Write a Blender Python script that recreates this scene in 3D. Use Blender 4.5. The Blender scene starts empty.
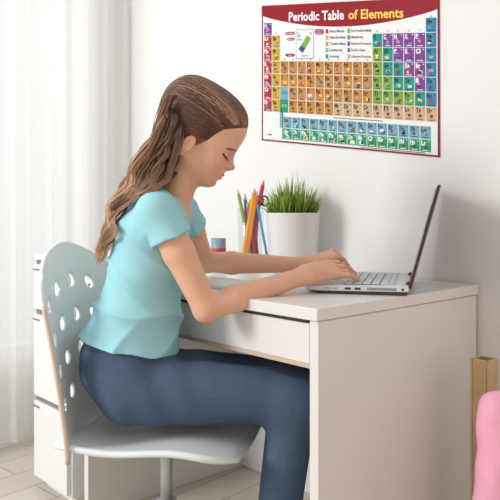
import bpy, math, random
import numpy as np
from mathutils import Vector, Matrix

S = bpy.context.scene
COL = S.collection
rnd = random.Random(7)

# ------------------------------------------------------------------ camera
FPX, HY, CZ = 667.0, 210.0, 0.95
cd = bpy.data.cameras.new('camera'); cam = bpy.data.objects.new('camera', cd); COL.objects.link(cam)
cam.location = (0, 0, CZ); cam.rotation_euler = (math.pi/2, 0, 0)
cd.sensor_width = 36; cd.lens = 36*FPX/500; cd.shift_y = -(250-HY)/500
cd.dof.use_dof = True; cd.dof.focus_distance = 1.6; cd.dof.aperture_fstop = 9
S.camera = cam
# ------------------------------------------------------------------ world and lights
w = bpy.data.worlds.new('sky'); S.world = w; w.use_nodes = True
w.node_tree.nodes['Background'].inputs[0].default_value = (0.93, 0.97, 1.0, 1)
w.node_tree.nodes['Background'].inputs[1].default_value = 0.76
def area(name, loc, target, sx, sy, power, col):
    ld = bpy.data.lights.new(name, 'AREA'); ld.shape = 'RECTANGLE'; ld.size = sx; ld.size_y = sy
    ld.energy = power; ld.color = col
    o = bpy.data.objects.new(name, ld); COL.objects.link(o); o.location = loc
    o.rotation_euler = (Vector(target)-Vector(loc)).to_track_quat('-Z', 'Y').to_euler()
    return o
area('window_light', (-3.2, 0.35, 2.05), (0.45, 1.9, 0.85), 1.0, 1.2, 82, (1.0, 0.985, 0.96))
area('daylight_outside_window', (-1.75, 3.75, 1.5), (-0.85, 2.95, 1.3), 1.6, 2.2, 23, (1.0, 1.0, 1.0))
S.view_settings.view_transform = 'Standard'; S.view_settings.look = 'None'
S.view_settings.exposure = 0.0; S.view_settings.gamma = 1.0; S.view_settings.use_curve_mapping = False

# ------------------------------------------------------------------ frames
def P(px, py, D): return np.array([(px-250)/FPX*D, D, CZ-(py-HY)/FPX*D])
E1 = np.array([.738, .674, 0.]); E1 /= np.linalg.norm(E1)      # from the desk's front to the wall
E2 = np.array([-E1[1], E1[0], 0.])                              # along the wall, away from the camera
UZ = np.array([0, 0, 1.])
DC = np.array([.136, 1.354, 0.])                                # near front corner of the desk
DD = .64
WALLD = float(E1 @ DC) + DD + .006
def DK(a, b, z): return DC + a*E1 + b*E2 + z*UZ                 # a into depth, b leftwards
def wallpt(px, py, off=0.):
    r = np.array([(px-250)/FPX, 1., -(py-HY)/FPX]); t = (WALLD-off)/float(E1 @ r)
    return np.array([0, 0, CZ]) + t*r

# ------------------------------------------------------------------ materials
MATS = {}
def mat(name, col, rough=.5, metal=0., spec=.5, noise=0., nscale=20., bump=0., bscale=80., sub=0., coat=0., trans=0., col2=None):
    if name in MATS: return MATS[name]
    m = bpy.data.materials.new(name); m.use_nodes = True; N = m.node_tree.nodes; L = m.node_tree.links
    b = N['Principled BSDF']; b.inputs['Base Color'].default_value = (*col, 1); b.inputs['Roughness'].default_value = rough
    b.inputs['Metallic'].default_value = metal; b.inputs['Specular IOR Level'].default_value = spec
    b.inputs['Coat Weight'].default_value = coat; b.inputs['Transmission Weight'].default_value = trans
    if sub:
        b.inputs['Subsurface Weight'].default_value = sub; b.inputs['Subsurface Radius'].default_value = (.012, .005, .003)
        b.inputs['Subsurface Scale'].default_value = 1.0
    tc = N.new('ShaderNodeTexCoord')
    if noise or col2:
        t = N.new('ShaderNodeTexNoise'); t.inputs['Scale'].default_value = nscale; t.inputs['Detail'].default_value = 5
        L.new(tc.outputs['Object'], t.inputs['Vector'])
        r = N.new('ShaderNodeValToRGB'); r.color_ramp.elements[0].position = .35; r.color_ramp.elements[1].position = .65
        c2 = col2 if col2 else tuple(max(0, c*(1-noise)) for c in col)
        r.color_ramp.elements[0].color = (*c2, 1); r.color_ramp.elements[1].color = (*col, 1)
        L.new(t.outputs['Fac'], r.inputs['Fac']); L.new(r.outputs['Color'], b.inputs['Base Color'])
    if bump:
        t = N.new('ShaderNodeTexNoise'); t.inputs['Scale'].default_value = bscale; t.inputs['Detail'].default_value = 4
        L.new(tc.outputs['Object'], t.inputs['Vector'])
        bp = N.new('ShaderNodeBump'); bp.inputs['Strength'].default_value = bump; bp.inputs['Distance'].default_value = .002
        L.new(t.outputs['Fac'], bp.inputs['Height']); L.new(bp.outputs['Normal'], b.inputs['Normal'])
    MATS[name] = m; return m
def attrmat(name, rough=.5, sub=0., spec=.4, bump=0., bscale=100.):
    m = mat(name, (.5, .5, .5), rough, sub=sub, spec=spec, bump=bump, bscale=bscale)
    N = m.node_tree.nodes; a = N.new('ShaderNodeAttribute'); a.attribute_name = 'Col'
    m.node_tree.links.new(a.outputs['Color'], N['Principled BSDF'].inputs['Base Color']); return m

# ------------------------------------------------------------------ object helpers
def link(name, me, parent=None):
    o = bpy.data.objects.new(name, me); COL.objects.link(o)
    if parent is not None: o.parent = parent
    return o
def tag(o, label=None, cat=None, group=None, kind=None):
    if label: o['label'] = label
    if cat: o['category'] = cat
    if group: o['group'] = group
    if kind: o['kind'] = kind
    return o
def empty(name, loc=(0, 0, 0), rz=0.):
    o = bpy.data.objects.new(name, None); COL.objects.link(o); o.location = loc; o.rotation_euler = (0, 0, rz)
    o.empty_display_size = .05; return o
class MB:
    def __init__(s): s.v = []; s.f = []; s.m = []; s.sm = []
    def add(s, vs, fs, mi=0, smooth=False):
        k = len(s.v); s.v += [tuple(map(float, q)) for q in vs]
        for f in fs: s.f.append(tuple(i+k for i in f)); s.m.append(mi); s.sm.append(smooth)
        return s
    def box(s, x0, x1, y0, y1, z0, z1, mi=0):
        vs = [(x, y, z) for x in (x0, x1) for y in (y0, y1) for z in (z0, z1)]
        return s.add(vs, [(0, 1, 3, 2), (4, 6, 7, 5), (0, 4, 5, 1), (2, 3, 7, 6), (0, 2, 6, 4), (1, 5, 7, 3)], mi)
    def tube(s, pts, rad, n=8, mi=0, cap=True, flat=1.):
        pts = [Vector(p) for p in pts]; rad = rad if hasattr(rad, '__len__') else [rad]*len(pts)
        vs = []; ref = None
        for i, p in enumerate(pts):
            t = (pts[min(i+1, len(pts)-1)]-pts[max(i-1, 0)]).normalized()
            if ref is None: ref = t.orthogonal().normalized()
            a = (ref-t*ref.dot(t)); a = a.normalized() if a.length > 1e-6 else t.orthogonal().normalized(); ref = a; b = t.cross(a)
            for k in range(n):
                q = 2*math.pi*k/n; vs.append(p+a*math.cos(q)*rad[i]+b*math.sin(q)*rad[i]*flat)
        fs = [(i*n+k, i*n+(k+1) % n, (i+1)*n+(k+1) % n, (i+1)*n+k) for i in range(len(pts)-1) for k in range(n)]
        if cap: fs += [tuple(range(n))[::-1], tuple((len(pts)-1)*n+k for k in range(n))]
        return s.add(vs, fs, mi, True)
    def lathe(s, prof, n=40, c=(0, 0, 0), mi=0):
        vs = [(c[0]+r*math.cos(2*math.pi*k/n), c[1]+r*math.sin(2*math.pi*k/n), c[2]+z) for r, z in prof for k in range(n)]
        fs = [(i*n+k, i*n+(k+1) % n, (i+1)*n+(k+1) % n, (i+1)*n+k) for i in range(len(prof)-1) for k in range(n)]
        return s.add(vs, fs, mi, True)
    def build(s, name, mats, parent=None, bevel=0., seg=2, solid=0., subd=0):
        me = bpy.data.meshes.new(name); me.from_pydata(s.v, [], s.f)
        for m in (mats if isinstance(mats, (list, tuple)) else [mats]): me.materials.append(m)
        me.polygons.foreach_set('material_index', s.m); me.polygons.foreach_set('use_smooth', s.sm); me.update()
        o = link(name, me, parent)
        if solid:
            md = o.modifiers.new('solidify', 'SOLIDIFY'); md.thickness = solid; md.offset = 0
        if bevel:
            md = o.modifiers.new('bevel', 'BEVEL'); md.width = bevel; md.segments = seg; md.limit_method = 'ANGLE'; md.harden_normals = False
        if subd:
            md = o.modifiers.new('subdivision', 'SUBSURF'); md.levels = subd; md.render_levels = subd
        return o

# ------------------------------------------------------------------ signed distance modelling
class SDF:
    def __init__(s, lo, hi, h):
        s.lo = np.array(lo, float); s.h = h; s.n = np.ceil((np.array(hi)-s.lo)/h).astype(int)+1
        s.ax = [s.lo[i]+h*np.arange(s.n[i]) for i in range(3)]
        s.d = np.full(s.n, .5, np.float32)
    def reg(s, lo, hi):
        sl = []
        for i in range(3):
            a = int(np.clip(np.floor((lo[i]-s.lo[i])/s.h), 0, s.n[i])); b = int(np.clip(np.ceil((hi[i]-s.lo[i])/s.h)+1, 0, s.n[i])); sl.append(slice(a, b))
        sl = tuple(sl); X, Y, Z = np.meshgrid(*[s.ax[i][sl[i]].astype(np.float32) for i in range(3)], indexing='ij')
        return sl, X, Y, Z
    def comb(s, sl, d, k, op):
        o = s.d[sl]
        if op == 'u':
            hh = np.maximum(k-np.abs(o-d), 0)/k if k > 0 else 0; s.d[sl] = np.minimum(o, d)-hh*hh*k*.25
        else:
            d = -d; hh = np.maximum(k-np.abs(o-d), 0)/k if k > 0 else 0; s.d[sl] = np.maximum(o, d)+hh*hh*k*.25
    def cap(s, a, b, ra, rb, k=.01, op='u', sy=1.):
        a = np.array(a, float); b = np.array(b, float); m = max(ra, rb)*max(1, sy)+k+.02
        sl, X, Y, Z = s.reg(np.minimum(a, b)-m, np.maximum(a, b)+m)
        ab = b-a; L = float(ab @ ab)+1e-12
        t = np.clip(((X-a[0])*ab[0]+(Y-a[1])*ab[1]+(Z-a[2])*ab[2])/L, 0, 1)
        d = np.sqrt((X-a[0]-t*ab[0])**2+(Y-a[1]-t*ab[1])**2+(Z-a[2]-t*ab[2])**2)-(ra+t*(rb-ra))
        s.comb(sl, d, k, op); return s
    def ell(s, c, r, k=.01, op='u', ang=0.):
        # ang rotates about y (in the xz plane)
        c = np.array(c, float); m = max(r)+k+.02
        sl, X, Y, Z = s.reg(c-m, c+m)
        x = X-c[0]; y = Y-c[1]; z = Z-c[2]
        if ang: ca, sa = math.cos(ang), math.sin(ang); x, z = ca*x+sa*z, -sa*x+ca*z
        k0 = np.sqrt((x/r[0])**2+(y/r[1])**2+(z/r[2])**2); k1 = np.sqrt((x/r[0]**2)**2+(y/r[1]**2)**2+(z/r[2]**2)**2)+1e-9
        s.comb(sl, k0*(k0-1)/k1, k, op); return s
    def all(s): return np.meshgrid(*[a.astype(np.float32) for a in s.ax], indexing='ij')
    def mesh(s):
        V = s.d.copy(); V[0] = V[-1] = .5; V[:, 0] = V[:, -1] = .5; V[:, :, 0] = V[:, :, -1] = .5
        ins = V < 0; n = np.array(V.shape)-1
        cnt = np.zeros(n, np.int8)
        for i in (0, 1):
            for j in (0, 1):
                for k in (0, 1): cnt += ins[i:n[0]+i, j:n[1]+j, k:n[2]+k]
        C = np.argwhere((cnt > 0) & (cnt < 8)); idx = np.full(n, -1, np.int64); idx[tuple(C.T)] = np.arange(len(C))
        cr = [(i, j, k) for i in (0, 1) for j in (0, 1) for k in (0, 1)]
        val = {c: V[C[:, 0]+c[0], C[:, 1]+c[1], C[:, 2]+c[2]] for c in cr}
        acc = np.zeros((len(C), 3)); num = np.zeros(len(C))
        for c in cr:
            for ax in range(3):
                if c[ax] == 0:
                    e = list(c); e[ax] = 1; e = tuple(e); a, b = val[c], val[e]; m = (a < 0) != (b < 0)
                    t = np.where(m, a/(a-b+1e-12*(a == b)), 0); q = np.tile(np.array(c, float), (len(C), 1)); q[:, ax] = t
                    acc[m] += q[m]; num[m] += 1
        vs = s.lo+(C+acc/num[:, None])*s.h
        F = []
        for ax in range(3):
            o1, o2 = (ax+1) % 3, (ax+2) % 3
            A = [slice(None)]*3; B = [slice(None)]*3; A[ax] = slice(0, -1); B[ax] = slice(1, None)
            e = np.argwhere(ins[tuple(A)] != ins[tuple(B)]); e = e[(e[:, o1] > 0) & (e[:, o2] > 0)]
            e = e[(e[:, o1] < n[o1]) & (e[:, o2] < n[o2])]
            def g(d1, d2):
                q = e.copy(); q[:, o1] -= d1; q[:, o2] -= d2; return idx[tuple(q.T)]
            q = np.stack([g(1, 1), g(0, 1), g(0, 0), g(1, 0)], 1)
            fl = ~ins[tuple(e.T)]; q[fl] = q[fl][:, ::-1]; F.append(q)
        return vs, np.concatenate(F)
def relax(v, f, it=2, lam=.5):
    for _ in range(it):
        a = np.zeros_like(v); c = np.zeros(len(v))
        for i in range(4):
            for j in (1, 3):
                np.add.at(a, f[:, i], v[f[:, (i+j) % 4]]); np.add.at(c, f[:, i], 1)
        v = v+(a/np.maximum(c, 1)[:, None]-v)*lam
    return v
def npobj(name, v, f, m, parent=None, col=None):
    me = bpy.data.meshes.new(name)
    me.vertices.add(len(v)); me.vertices.foreach_set('co', np.asarray(v, np.float32).ravel())
    me.loops.add(f.size); me.loops.foreach_set('vertex_index', f.ravel().astype(np.int32))
    me.polygons.add(len(f)); me.polygons.foreach_set('loop_start', np.arange(len(f), dtype=np.int32)*f.shape[1])
    me.update(calc_edges=True); me.validate()
    me.polygons.foreach_set('use_smooth', np.ones(len(me.polygons), bool))
    if col is not None and len(me.vertices) == len(v):
        at = me.color_attributes.new('Col', 'FLOAT_COLOR', 'POINT')
        at.data.foreach_set('color', np.concatenate([col, np.ones((len(v), 1))], 1).astype(np.float32).ravel())
    me.materials.append(m); return link(name, me, parent)

# ================================================================== THE ROOM
WALL = mat('wall_paint', (.82, .812, .795), .75, bump=.04, bscale=150)
WHITE = mat('white_lacquer', (.85, .85, .84), .35, noise=.02, nscale=6)
def quadbox(name, a, b, z0, z1, thick_dir, t, m, kind='structure'):
    # upright slab between plan points a and b
    a = np.array(a); b = np.array(b); d = np.array(thick_dir)*t; mb = MB()
    vs = [(*(p[:2]), z) for p in (a, b, b+d, a+d) for z in (z0, z1)]
    mb.add(vs, [(0, 2, 3, 1), (2, 4, 5, 3), (4, 6, 7, 5), (6, 0, 1, 7), (1, 3, 5, 7), (0, 6, 4, 2)])
    o = mb.build(name, m); o['kind'] = kind; return o
WB = DC+(DD+.006)*E1                       # foot of the wall straight behind the desk's near corner
LB = 1.80                                  # how far along the wall the window wall stands
quadbox('wall_back', WB-1.3*E2, WB+(LB+.12)*E2, 0, 2.6, E1, .12, WALL)
K = WB+LB*E2
quadbox('unseen_wall_right', WB-1.25*E2, WB-1.25*E2-3.2*E1, 0, 2.6, -E2, .12, mat('bounce_beige', (.72, .58, .52), .8))  # unseen wall added to dim the desk end and bounce warm beige onto it
# window wall with one opening
def lw(a, b, z0, z1, name, m=WALL): return quadbox(name, K-a*E1, K-b*E1, z0, z1, E2, .12, m)
mb = MB()
def lwbox(mb, a, b, z0, z1, o0=0., o1=.12, mi=0):
    vs = [(*(K-q*E1+o*E2)[:2], z) for q, o in ((a, o0), (b, o0), (b, o1), (a, o1)) for z in (z0, z1)]
    mb.add(vs, [(0, 2, 3, 1), (2, 4, 5, 3), (4, 6, 7, 5), (6, 0, 1, 7), (1, 3, 5, 7), (0, 6, 4, 2)], mi)
lwbox(mb, 0, .14, 0, 2.6); lwbox(mb, .14, 1.5, 0, .32); lwbox(mb, .14, 1.5, 2.4, 2.6)
tag(mb.build('wall_left', WALL), kind='structure')
win = empty('window_1'); tag(win, kind='structure')
mb = MB()
for a, b, z0, z1 in ((.14, .19, .32, 2.4), (1.45, 1.5, .32, 2.4), (.79, .85, .32, 2.4), (.19, 1.45, .32, .38), (.19, 1.45, 2.34, 2.4)): lwbox(mb, a, b, z0, z1, .03, .09)
mb.build('window_frame', WHITE, win)
gm = bpy.data.materials.new('window_glass'); gm.use_nodes = True; N = gm.node_tree.nodes; N.clear()
o_ = N.new('ShaderNodeOutputMaterial'); mx = N.new('ShaderNodeMixShader'); tr = N.new('ShaderNodeBsdfTransparent'); gl = N.new('ShaderNodeBsdfGlossy')
gl.inputs['Roughness'].default_value = .02; mx.inputs[0].default_value = .06
gm.node_tree.links.new(tr.outputs[0], mx.inputs[1]); gm.node_tree.links.new(gl.outputs[0], mx.inputs[2]); gm.node_tree.links.new(mx.outputs[0], o_.inputs[0])
for a, b in ((.19, .79), (.85, 1.45)):
    mb = MB(); lwbox(mb, a, b, .38, 2.34, .058, .062); mb.build('pane', gm, win)
# floor
mb = MB(); c0 = K+.12*E2+.12*E1; 
mb.add([WB-1.3*E2+.12*E1, c0, c0-3.6*E1, WB-1.3*E2-3.6*E1+.12*E1], [(0, 1, 2, 3)])
mb.v = [(x, y, 0) for x, y, z in mb.v]
fm = mat('pale_floor_boards', (.66, .6, .53), .45, noise=.15, nscale=3)
fo = mb.build('floor', fm); tag(fo, kind='structure')
md = fo.modifiers.new('solidify', 'SOLIDIFY'); md.thickness = .05; md.offset = -1
N = fm.node_tree.nodes; L = fm.node_tree.links
tc = N.new('ShaderNodeTexCoord'); br = N.new('ShaderNodeTexBrick'); mp = N.new('ShaderNodeMapping'); mp.inputs['Rotation'].default_value = (0, 0, math.atan2(E2[1], E2[0]))
br.inputs['Scale'].default_value = 1; br.inputs['Brick Width'].default_value = 1.2; br.inputs['Row Height'].default_value = .14; br.inputs['Mortar Size'].default_value = .002
br.inputs['Color1'].default_value = (.68, .62, .55, 1); br.inputs['Color2'].default_value = (.6, .54, .47, 1); br.inputs['Mortar'].default_value = (.3, .26, .22, 1)
L.new(tc.outputs['Object'], mp.inputs[0]); L.new(mp.outputs[0], br.inputs[0]); L.new(br.outputs[0], N['Principled BSDF'].inputs['Base Color'])
def base_strip(name, a, b, inward):
    mb = MB(); a = np.array(a); b = np.array(b); t = .014*np.array(inward)
    vs = [(*(p[:2]), z) for p in (a, b, b+t, a+t) for z in (.001, .08)]
    mb.add(vs, [(0, 2, 3, 1), (2, 4, 5, 3), (4, 6, 7, 5), (6, 0, 1, 7), (1, 3, 5, 7), (0, 6, 4, 2)])
    tag(mb.build(name, WHITE), kind='structure')
base_strip('baseboard_back', WB-1.25*E2, WB-.03*E2, -E1)
base_strip('baseboard_left', K-.02*E1, K-1.5*E1, -E2)

# curtain: sheer cloth in deep folds, two panels
cm = bpy.data.materials.new('sheer_white_curtain'); cm.use_nodes = True; N = cm.node_tree.nodes; N.clear()
o_ = N.new('ShaderNodeOutputMaterial'); df = N.new('ShaderNodeBsdfDiffuse'); tl = N.new('ShaderNodeBsdfTranslucent'); tr = N.new('ShaderNodeBsdfTransparent')
df.inputs[0].default_value = (.93, .925, .91, 1); tl.inputs[0].default_value = (.95, .945, .93, 1)
m1 = N.new('ShaderNodeMixShader'); m2 = N.new('ShaderNodeMixShader'); m1.inputs[0].default_value = .5
wv = N.new('ShaderNodeTexNoise'); wv.inputs['Scale'].default_value = 900; mr = N.new('ShaderNodeMapRange'); mr.inputs[3].default_value = .08; mr.inputs[4].default_value = .18
Lk = cm.node_tree.links; Lk.new(wv.outputs['Fac'], mr.inputs[0]); Lk.new(mr.outputs[0], m2.inputs[0])
Lk.new(df.outputs[0], m1.inputs[1]); Lk.new(tl.outputs[0], m1.inputs[2]); Lk.new(m1.outputs[0], m2.inputs[1]); Lk.new(tr.outputs[0], m2.inputs[2]); Lk.new(m2.outputs[0], o_.inputs[0])
def curtain(a0, a1, label, seed, off=.075):
    r = random.Random(seed); ph = [r.uniform(0, 6.28) for _ in range(4)]; mb = MB(); nx, nz = 220, 26; vs = []
    for j in range(nz+1):
        z = .03+2.42*j/nz; tt = j/nz
        for i in range(nx+1):
            u = i/nx; a = a0+(a1-a0)*u
            o = .013*math.sin(2*math.pi*a/.12+ph[0]+1.2*math.sin(a*9+ph[1]))+.005*math.sin(2*math.pi*a/.05+ph[2]+(1-tt)*.9)*(1.2-tt)
            a += .012*math.sin(a*40+ph[3])*(1-tt)
            vs.append(K-a*E1-(off+o)*E2+z*UZ)
    mb.add(vs, [(j*(nx+1)+i, j*(nx+1)+i+1, (j+1)*(nx+1)+i+1, (j+1)*(nx+1)+i) for j in range(nz) for i in range(nx)], 0, True)
    o = mb.build('curtain', cm); tag(o, label, 'curtain', 'sheer curtains at the window'); return o
curtain(.03, .343, 'sheer white curtain panel nearer the poster wall, hanging in soft folds', 3)
curtain(.318, 1.15, 'sheer white curtain panel at the far left of the photo, hanging to the floor', 5, .116)
mb = MB(); mb.tube([K-.01*E1-.095*E2+2.475*UZ, K-1.5*E1-.095*E2+2.475*UZ], .012, 12)
tag(mb.build('curtain_rod', WHITE), 'white curtain rod above the sheer curtains', 'curtain rod')

# ================================================================== POSTER
Q = [(262, 6), (439.5, -3), (440, 157.3), (262, 140.3)]
src = [(0, 0), (1, 0), (1, 1), (0, 1)]; A = []; bb = []
for (x, y), (X, Y) in zip(src, Q):
    A.append([x, y, 1, 0, 0, 0, -x*X, -y*X]); bb.append(X); A.append([0, 0, 0, x, y, 1, -x*Y, -y*Y]); bb.append(Y)
hh = np.append(np.linalg.solve(np.array(A, float), np.array(bb, float)), 1).reshape(3, 3)
corner_w = [wallpt(*q, .002) for q in Q]
# the sheet's own plane map, fixed from its four corners on the wall
def PM(x, y, lift=0.):
    q = hh @ np.array([x, y, 1.]); return wallpt(q[0]/q[2], q[1]/q[2], .002)-E1*lift
pm = MB()
PC = [('sheet_white', (.84, .84, .84)), ('band_red', (.50, .015, .03)), ('cell_red', (.66, .03, .07)), ('cell_yellow', (.88, .60, .04)),
      ('cell_orange', (.82, .37, .08)), ('cell_green', (.32, .60, .06)), ('cell_teal', (.01, .45, .36)), ('cell_purple', (.30, .07, .40)),
      ('cell_blue', (.05, .33, .62)), ('cell_light_blue', (.25, .60, .76)), ('cell_leaf_green', (.02, .46, .22)), ('cell_peach', (.88, .62, .36)),
      ('ink_black', (.03, .03, .035)), ('title_yellow', (.95, .62, .10)), ('title_white', (.92, .92, .92)), ('icon_grey', (.35, .4, .45)),
      ('icon_pink', (.85, .45, .5)), ('icon_dark_blue', (.06, .12, .35)), ('legend_red', (.6, .08, .1)), ('icon_brown', (.35, .17, .05)), ('border_maroon', (.33, .02, .05))]
PI = {n: i for i, (n, c) in enumerate(PC)}
def pquad(x0, x1, y0, y1, c, lift): pm.add([PM(x0, y1, lift), PM(x1, y1, lift), PM(x1, y0, lift), PM(x0, y0, lift)], [(0, 1, 2, 3)], PI[c])
def ppoly(pts, c, lift): pm.add([PM(x, y, lift) for x, y in pts], [tuple(range(len(pts)))], PI[c])
def pdisc(cx, cy, rx, ry, c, lift, n=12, a0=0.): ppoly([(cx+rx*math.cos(a0+2*math.pi*k/n), cy+ry*math.sin(a0+2*math.pi*k/n)) for k in range(n)], c, lift)
def tmesh(txt, off=0.):
    cu = bpy.data.curves.new('t', 'FONT'); cu.body = txt; cu.size = 1; cu.offset = off; cu.resolution_u = 2
    o = bpy.data.objects.new('t', cu); COL.objects.link(o); dg = bpy.context.evaluated_depsgraph_get(); me = o.evaluated_get(dg).to_mesh()
    vs = np.array([v.co[:2] for v in me.vertices]).reshape(-1, 2); fs = [tuple(p.vertices) for p in me.polygons]
    o.evaluated_get(dg).to_mesh_clear(); bpy.data.objects.remove(o); bpy.data.curves.remove(cu); return vs, fs
TC = {}
def ptext(txt, x0, x1, ytop, ybase, c, lift, off=0., caps='H'):
    key = (txt, off)
    if key not in TC: TC[key] = tmesh(txt, off)
    if caps not in TC: TC[caps] = tmesh(caps)[0][:, 1].max()
    vs, fs = TC[key]; H = TC[caps]
    if not len(vs): return
    a, b = vs[:, 0].min(), vs[:, 0].max()
    pm.add([PM(x0+(v[0]-a)/(b-a)*(x1-x0), ybase-(v[1]/H)*(ybase-ytop), lift) for v in vs], fs, PI[c])
# backing with thickness
vs = [PM(x, y, l) for l in (0, .0012) for x, y in src]
pm.add(vs, [(3, 2, 1, 0), (4, 5, 6, 7), (0, 1, 5, 4), (1, 2, 6, 5), (2, 3, 7, 6), (3, 0, 4, 7)], PI['border_maroon'])
L0, L1, L2, L3 = .0015, .0018, .0021, .0024
pquad(.009, .991, .009, .989, 'sheet_white', L0)
band = [(0, .0), (1, .0)]+[(1-k/24, .072+.098*math.sin(math.pi*(k/24))**.8*(1-.0*k)) for k in range(25)]
ppoly(band, 'band_red', L1)
ptext('Periodic Table', .178, .508, .058, .120, 'title_white', L2, .022)
ptext('of Elements', .532, .826, .060, .120, 'title_yellow', L2, .022)
X0, CW, Y0, RH = .0145, .0541, .127, .0938
cl = {'r': 'cell_red', 'y': 'cell_yellow', 'o': 'cell_orange', 'g': 'cell_green', 't': 'cell_teal', 'p': 'cell_purple', 'b': 'cell_blue', 'l': 'cell_light_blue', 'G': 'cell_leaf_green', 'h': 'cell_peach'}
rows = [('p................b', 'H . . . . . . . . . . . . . . . . He'),
        ('ry..........tppppb', 'Li Be . . . . . . . . . . B C N O F Ne'),
        ('ry..........gtpppb', 'Na Mg . . . . . . . . . . Al Si P S Cl Ar'),
        ('ryoooooooooogttppb', 'K Ca Sc Ti V Cr Mn Fe Co Ni Cu Zn Ga Ge As Se Br Kr'),
        ('ryooooooooooggttpb', 'Rb Sr Y Zr Nb Mo Tc Ru Rh Pd Ag Cd In Sn Sb Te I Xe'),
        ('rylooooooooogggGtb', 'Cs Ba 57-71 Hf Ta W Re Os Ir Pt Au Hg Tl Pb Bi Po At Rn'),
        ('ryGooooohhhhhhhhhh', 'Fr Ra 89-103 Rf Db Sg Bh Hs Mt Ds Rg Cn Nh Fl Mc Lv Ts Og')]
rows[5] = ('rylooooooooogggg' + 'tb', rows[5][1])
icons = ['icon_grey', 'icon_pink', 'icon_dark_blue', 'title_yellow', 'cell_red', 'sheet_white', 'cell_light_blue', 'ink_black', 'icon_brown', 'cell_leaf_green']
def cell(x, y, cw, rh, colr, sym, warn=False, r=rnd):
    g = .0035; pquad(x+g/2, x+cw-g/2, y+g/2, y+rh-g/2, colr, L1)
    ink = 'ink_black' if colr not in ('cell_red', 'cell_purple', 'cell_leaf_green') else 'title_white'
    wsym = min(.024, .0125*len(sym)+.001)
    ptext(sym, x+.006, x+.006+wsym, y+.010, y+.034, ink, L2, .035)
    pquad(x+cw-.013, x+cw-.008, y+.010, y+.016, ink, L2)
    pquad(x+.006, x+.026, y+.037, y+.040, ink, L2)
    pquad(x+.013, x+cw-.013, y+rh-.013, y+rh-.009, ink, L2)
    cx, cy = x+cw*.5, y+rh*.66
    if warn:
        pdisc(cx, cy, .011, .013, 'icon_brown', L2, 3, math.pi/2); pdisc(cx, cy-.004, .008, .009, 'icon_brown', L2); return
    for q in range(3):
        c = r.choice([i for i in icons if i != colr]); t = r.random(); dx, dy = r.uniform(-.007, .007), r.uniform(-.010, .008)
        lf = L2+.0001*(q+1)
        if t < .4: pdisc(cx+dx, cy+dy, r.uniform(.005, .011), r.uniform(.006, .013), c, lf)
        elif t < .75: a = r.uniform(-.008, .008); ppoly([(cx+dx-.010, cy+dy-.006+a), (cx+dx+.009, cy+dy-.008-a), (cx+dx+.010, cy+dy+.008-a), (cx+dx-.009, cy+dy+.009+a)], c, lf)
        else: pdisc(cx+dx, cy+dy, .011, .014, c, lf, 3, r.uniform(0, 6))
for ri, (cs, sy) in enumerate(rows):
    for ci, (c, s_) in enumerate(zip(cs, sy.split())):
        if c == '.': continue
        if ci == 2 and ri >= 5:
            pquad(X0+ci*CW, X0+(ci+1)*CW-.003, Y0+ri*RH, Y0+(ri+1)*RH, cl[c], L1)
            ptext(s_, X0+ci*CW+.01, X0+(ci+1)*CW-.012, Y0+ri*RH+.035, Y0+ri*RH+.055, 'ink_black' if c == 'l' else 'title_white', L2); continue
        cell(X0+ci*CW, Y0+ri*RH, CW, RH, cl[c], s_, warn=(ri == 6 and ci > 2))
XL = .143; YL = .812; LW = .0545
pquad(X0+2*CW-.003, X0+2*CW+.012, Y0+6*RH, YL+.083, 'cell_light_blue', L1)
pquad(X0+2*CW+.012, XL, Y0+7*RH, YL+.166, 'cell_leaf_green', L0+.0001)
for k, s_ in enumerate('La Ce Pr Nd Pm Sm Eu Gd Tb Dy Ho Er Tm Yb Lu'.split()): cell(XL+k*LW, YL, LW, .083, 'cell_light_blue', s_)
for k, s_ in enumerate('Ac Th Pa U Np Pu Am Cm Bk Cf Es Fm Md No Lr'.split()): cell(XL+k*LW, YL+.084, LW, .080, 'cell_leaf_green', s_, warn=k > 8)
# key card
pquad(.222, .332, .183, .392, 'icon_grey', L1); pquad(.225, .329, .187, .387, 'sheet_white', L2)
ppoly([(.255, .295), (.292, .225), (.315, .25), (.281, .32)], 'cell_green', L3); ppoly([(.238, .325), (.255, .295), (.281, .32), (.264, .352)], 'icon_dark_blue', L3)
ptext('Li', .233, .250, .205, .235, 'ink_black', L3, .02); ptext('3', .308, .318, .205, .225, 'ink_black', L3); ptext('Lithium', .232, .262, .245, .262, 'ink_black', L3); ptext('Battery', .258, .30, .362, .376, 'ink_black', L3)
for x0, x1, y0, y1 in ((.155, .215, .198, .222), (.165, .215, .24, .262), (.155, .215, .355, .378), (.337, .392, .183, .222)):
    pquad(x0+.01, x1-.01, y0, y1, 'legend_red', L1); pdisc(x0+.01, (y0+y1)/2, .01, (y1-y0)/2, 'legend_red', L1); pdisc(x1-.01, (y0+y1)/2, .01, (y1-y0)/2, 'legend_red', L1)
ptext('Symbol', .163, .208, .204, .216, 'title_white', L2); ptext('Name', .173, .207, .245, .257, 'title_white', L2); ptext('Use', .175, .195, .361, .372, 'title_white', L2); ptext('Atomic', .345, .384, .189, .199, 'title_white', L2); ptext('Number', .345, .384, .206, .216, 'title_white', L2)
leg = [('cell_red', 'Alkali Metals', .09), ('cell_yellow', 'Alkaline Earth Metals', .135), ('cell_orange', 'Transition Metals', .115), ('cell_light_blue', 'Lanthanides', .08), ('cell_teal', 'Actinides', .06),
       ('cell_green', 'Post-Transition Metals', .135), ('cell_teal', 'Metalloids', .07), ('cell_purple', 'Reactive Nonmetals', .125), ('cell_blue', 'Noble Gases', .08), ('cell_peach', 'Unknown Properties', .13)]
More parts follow.
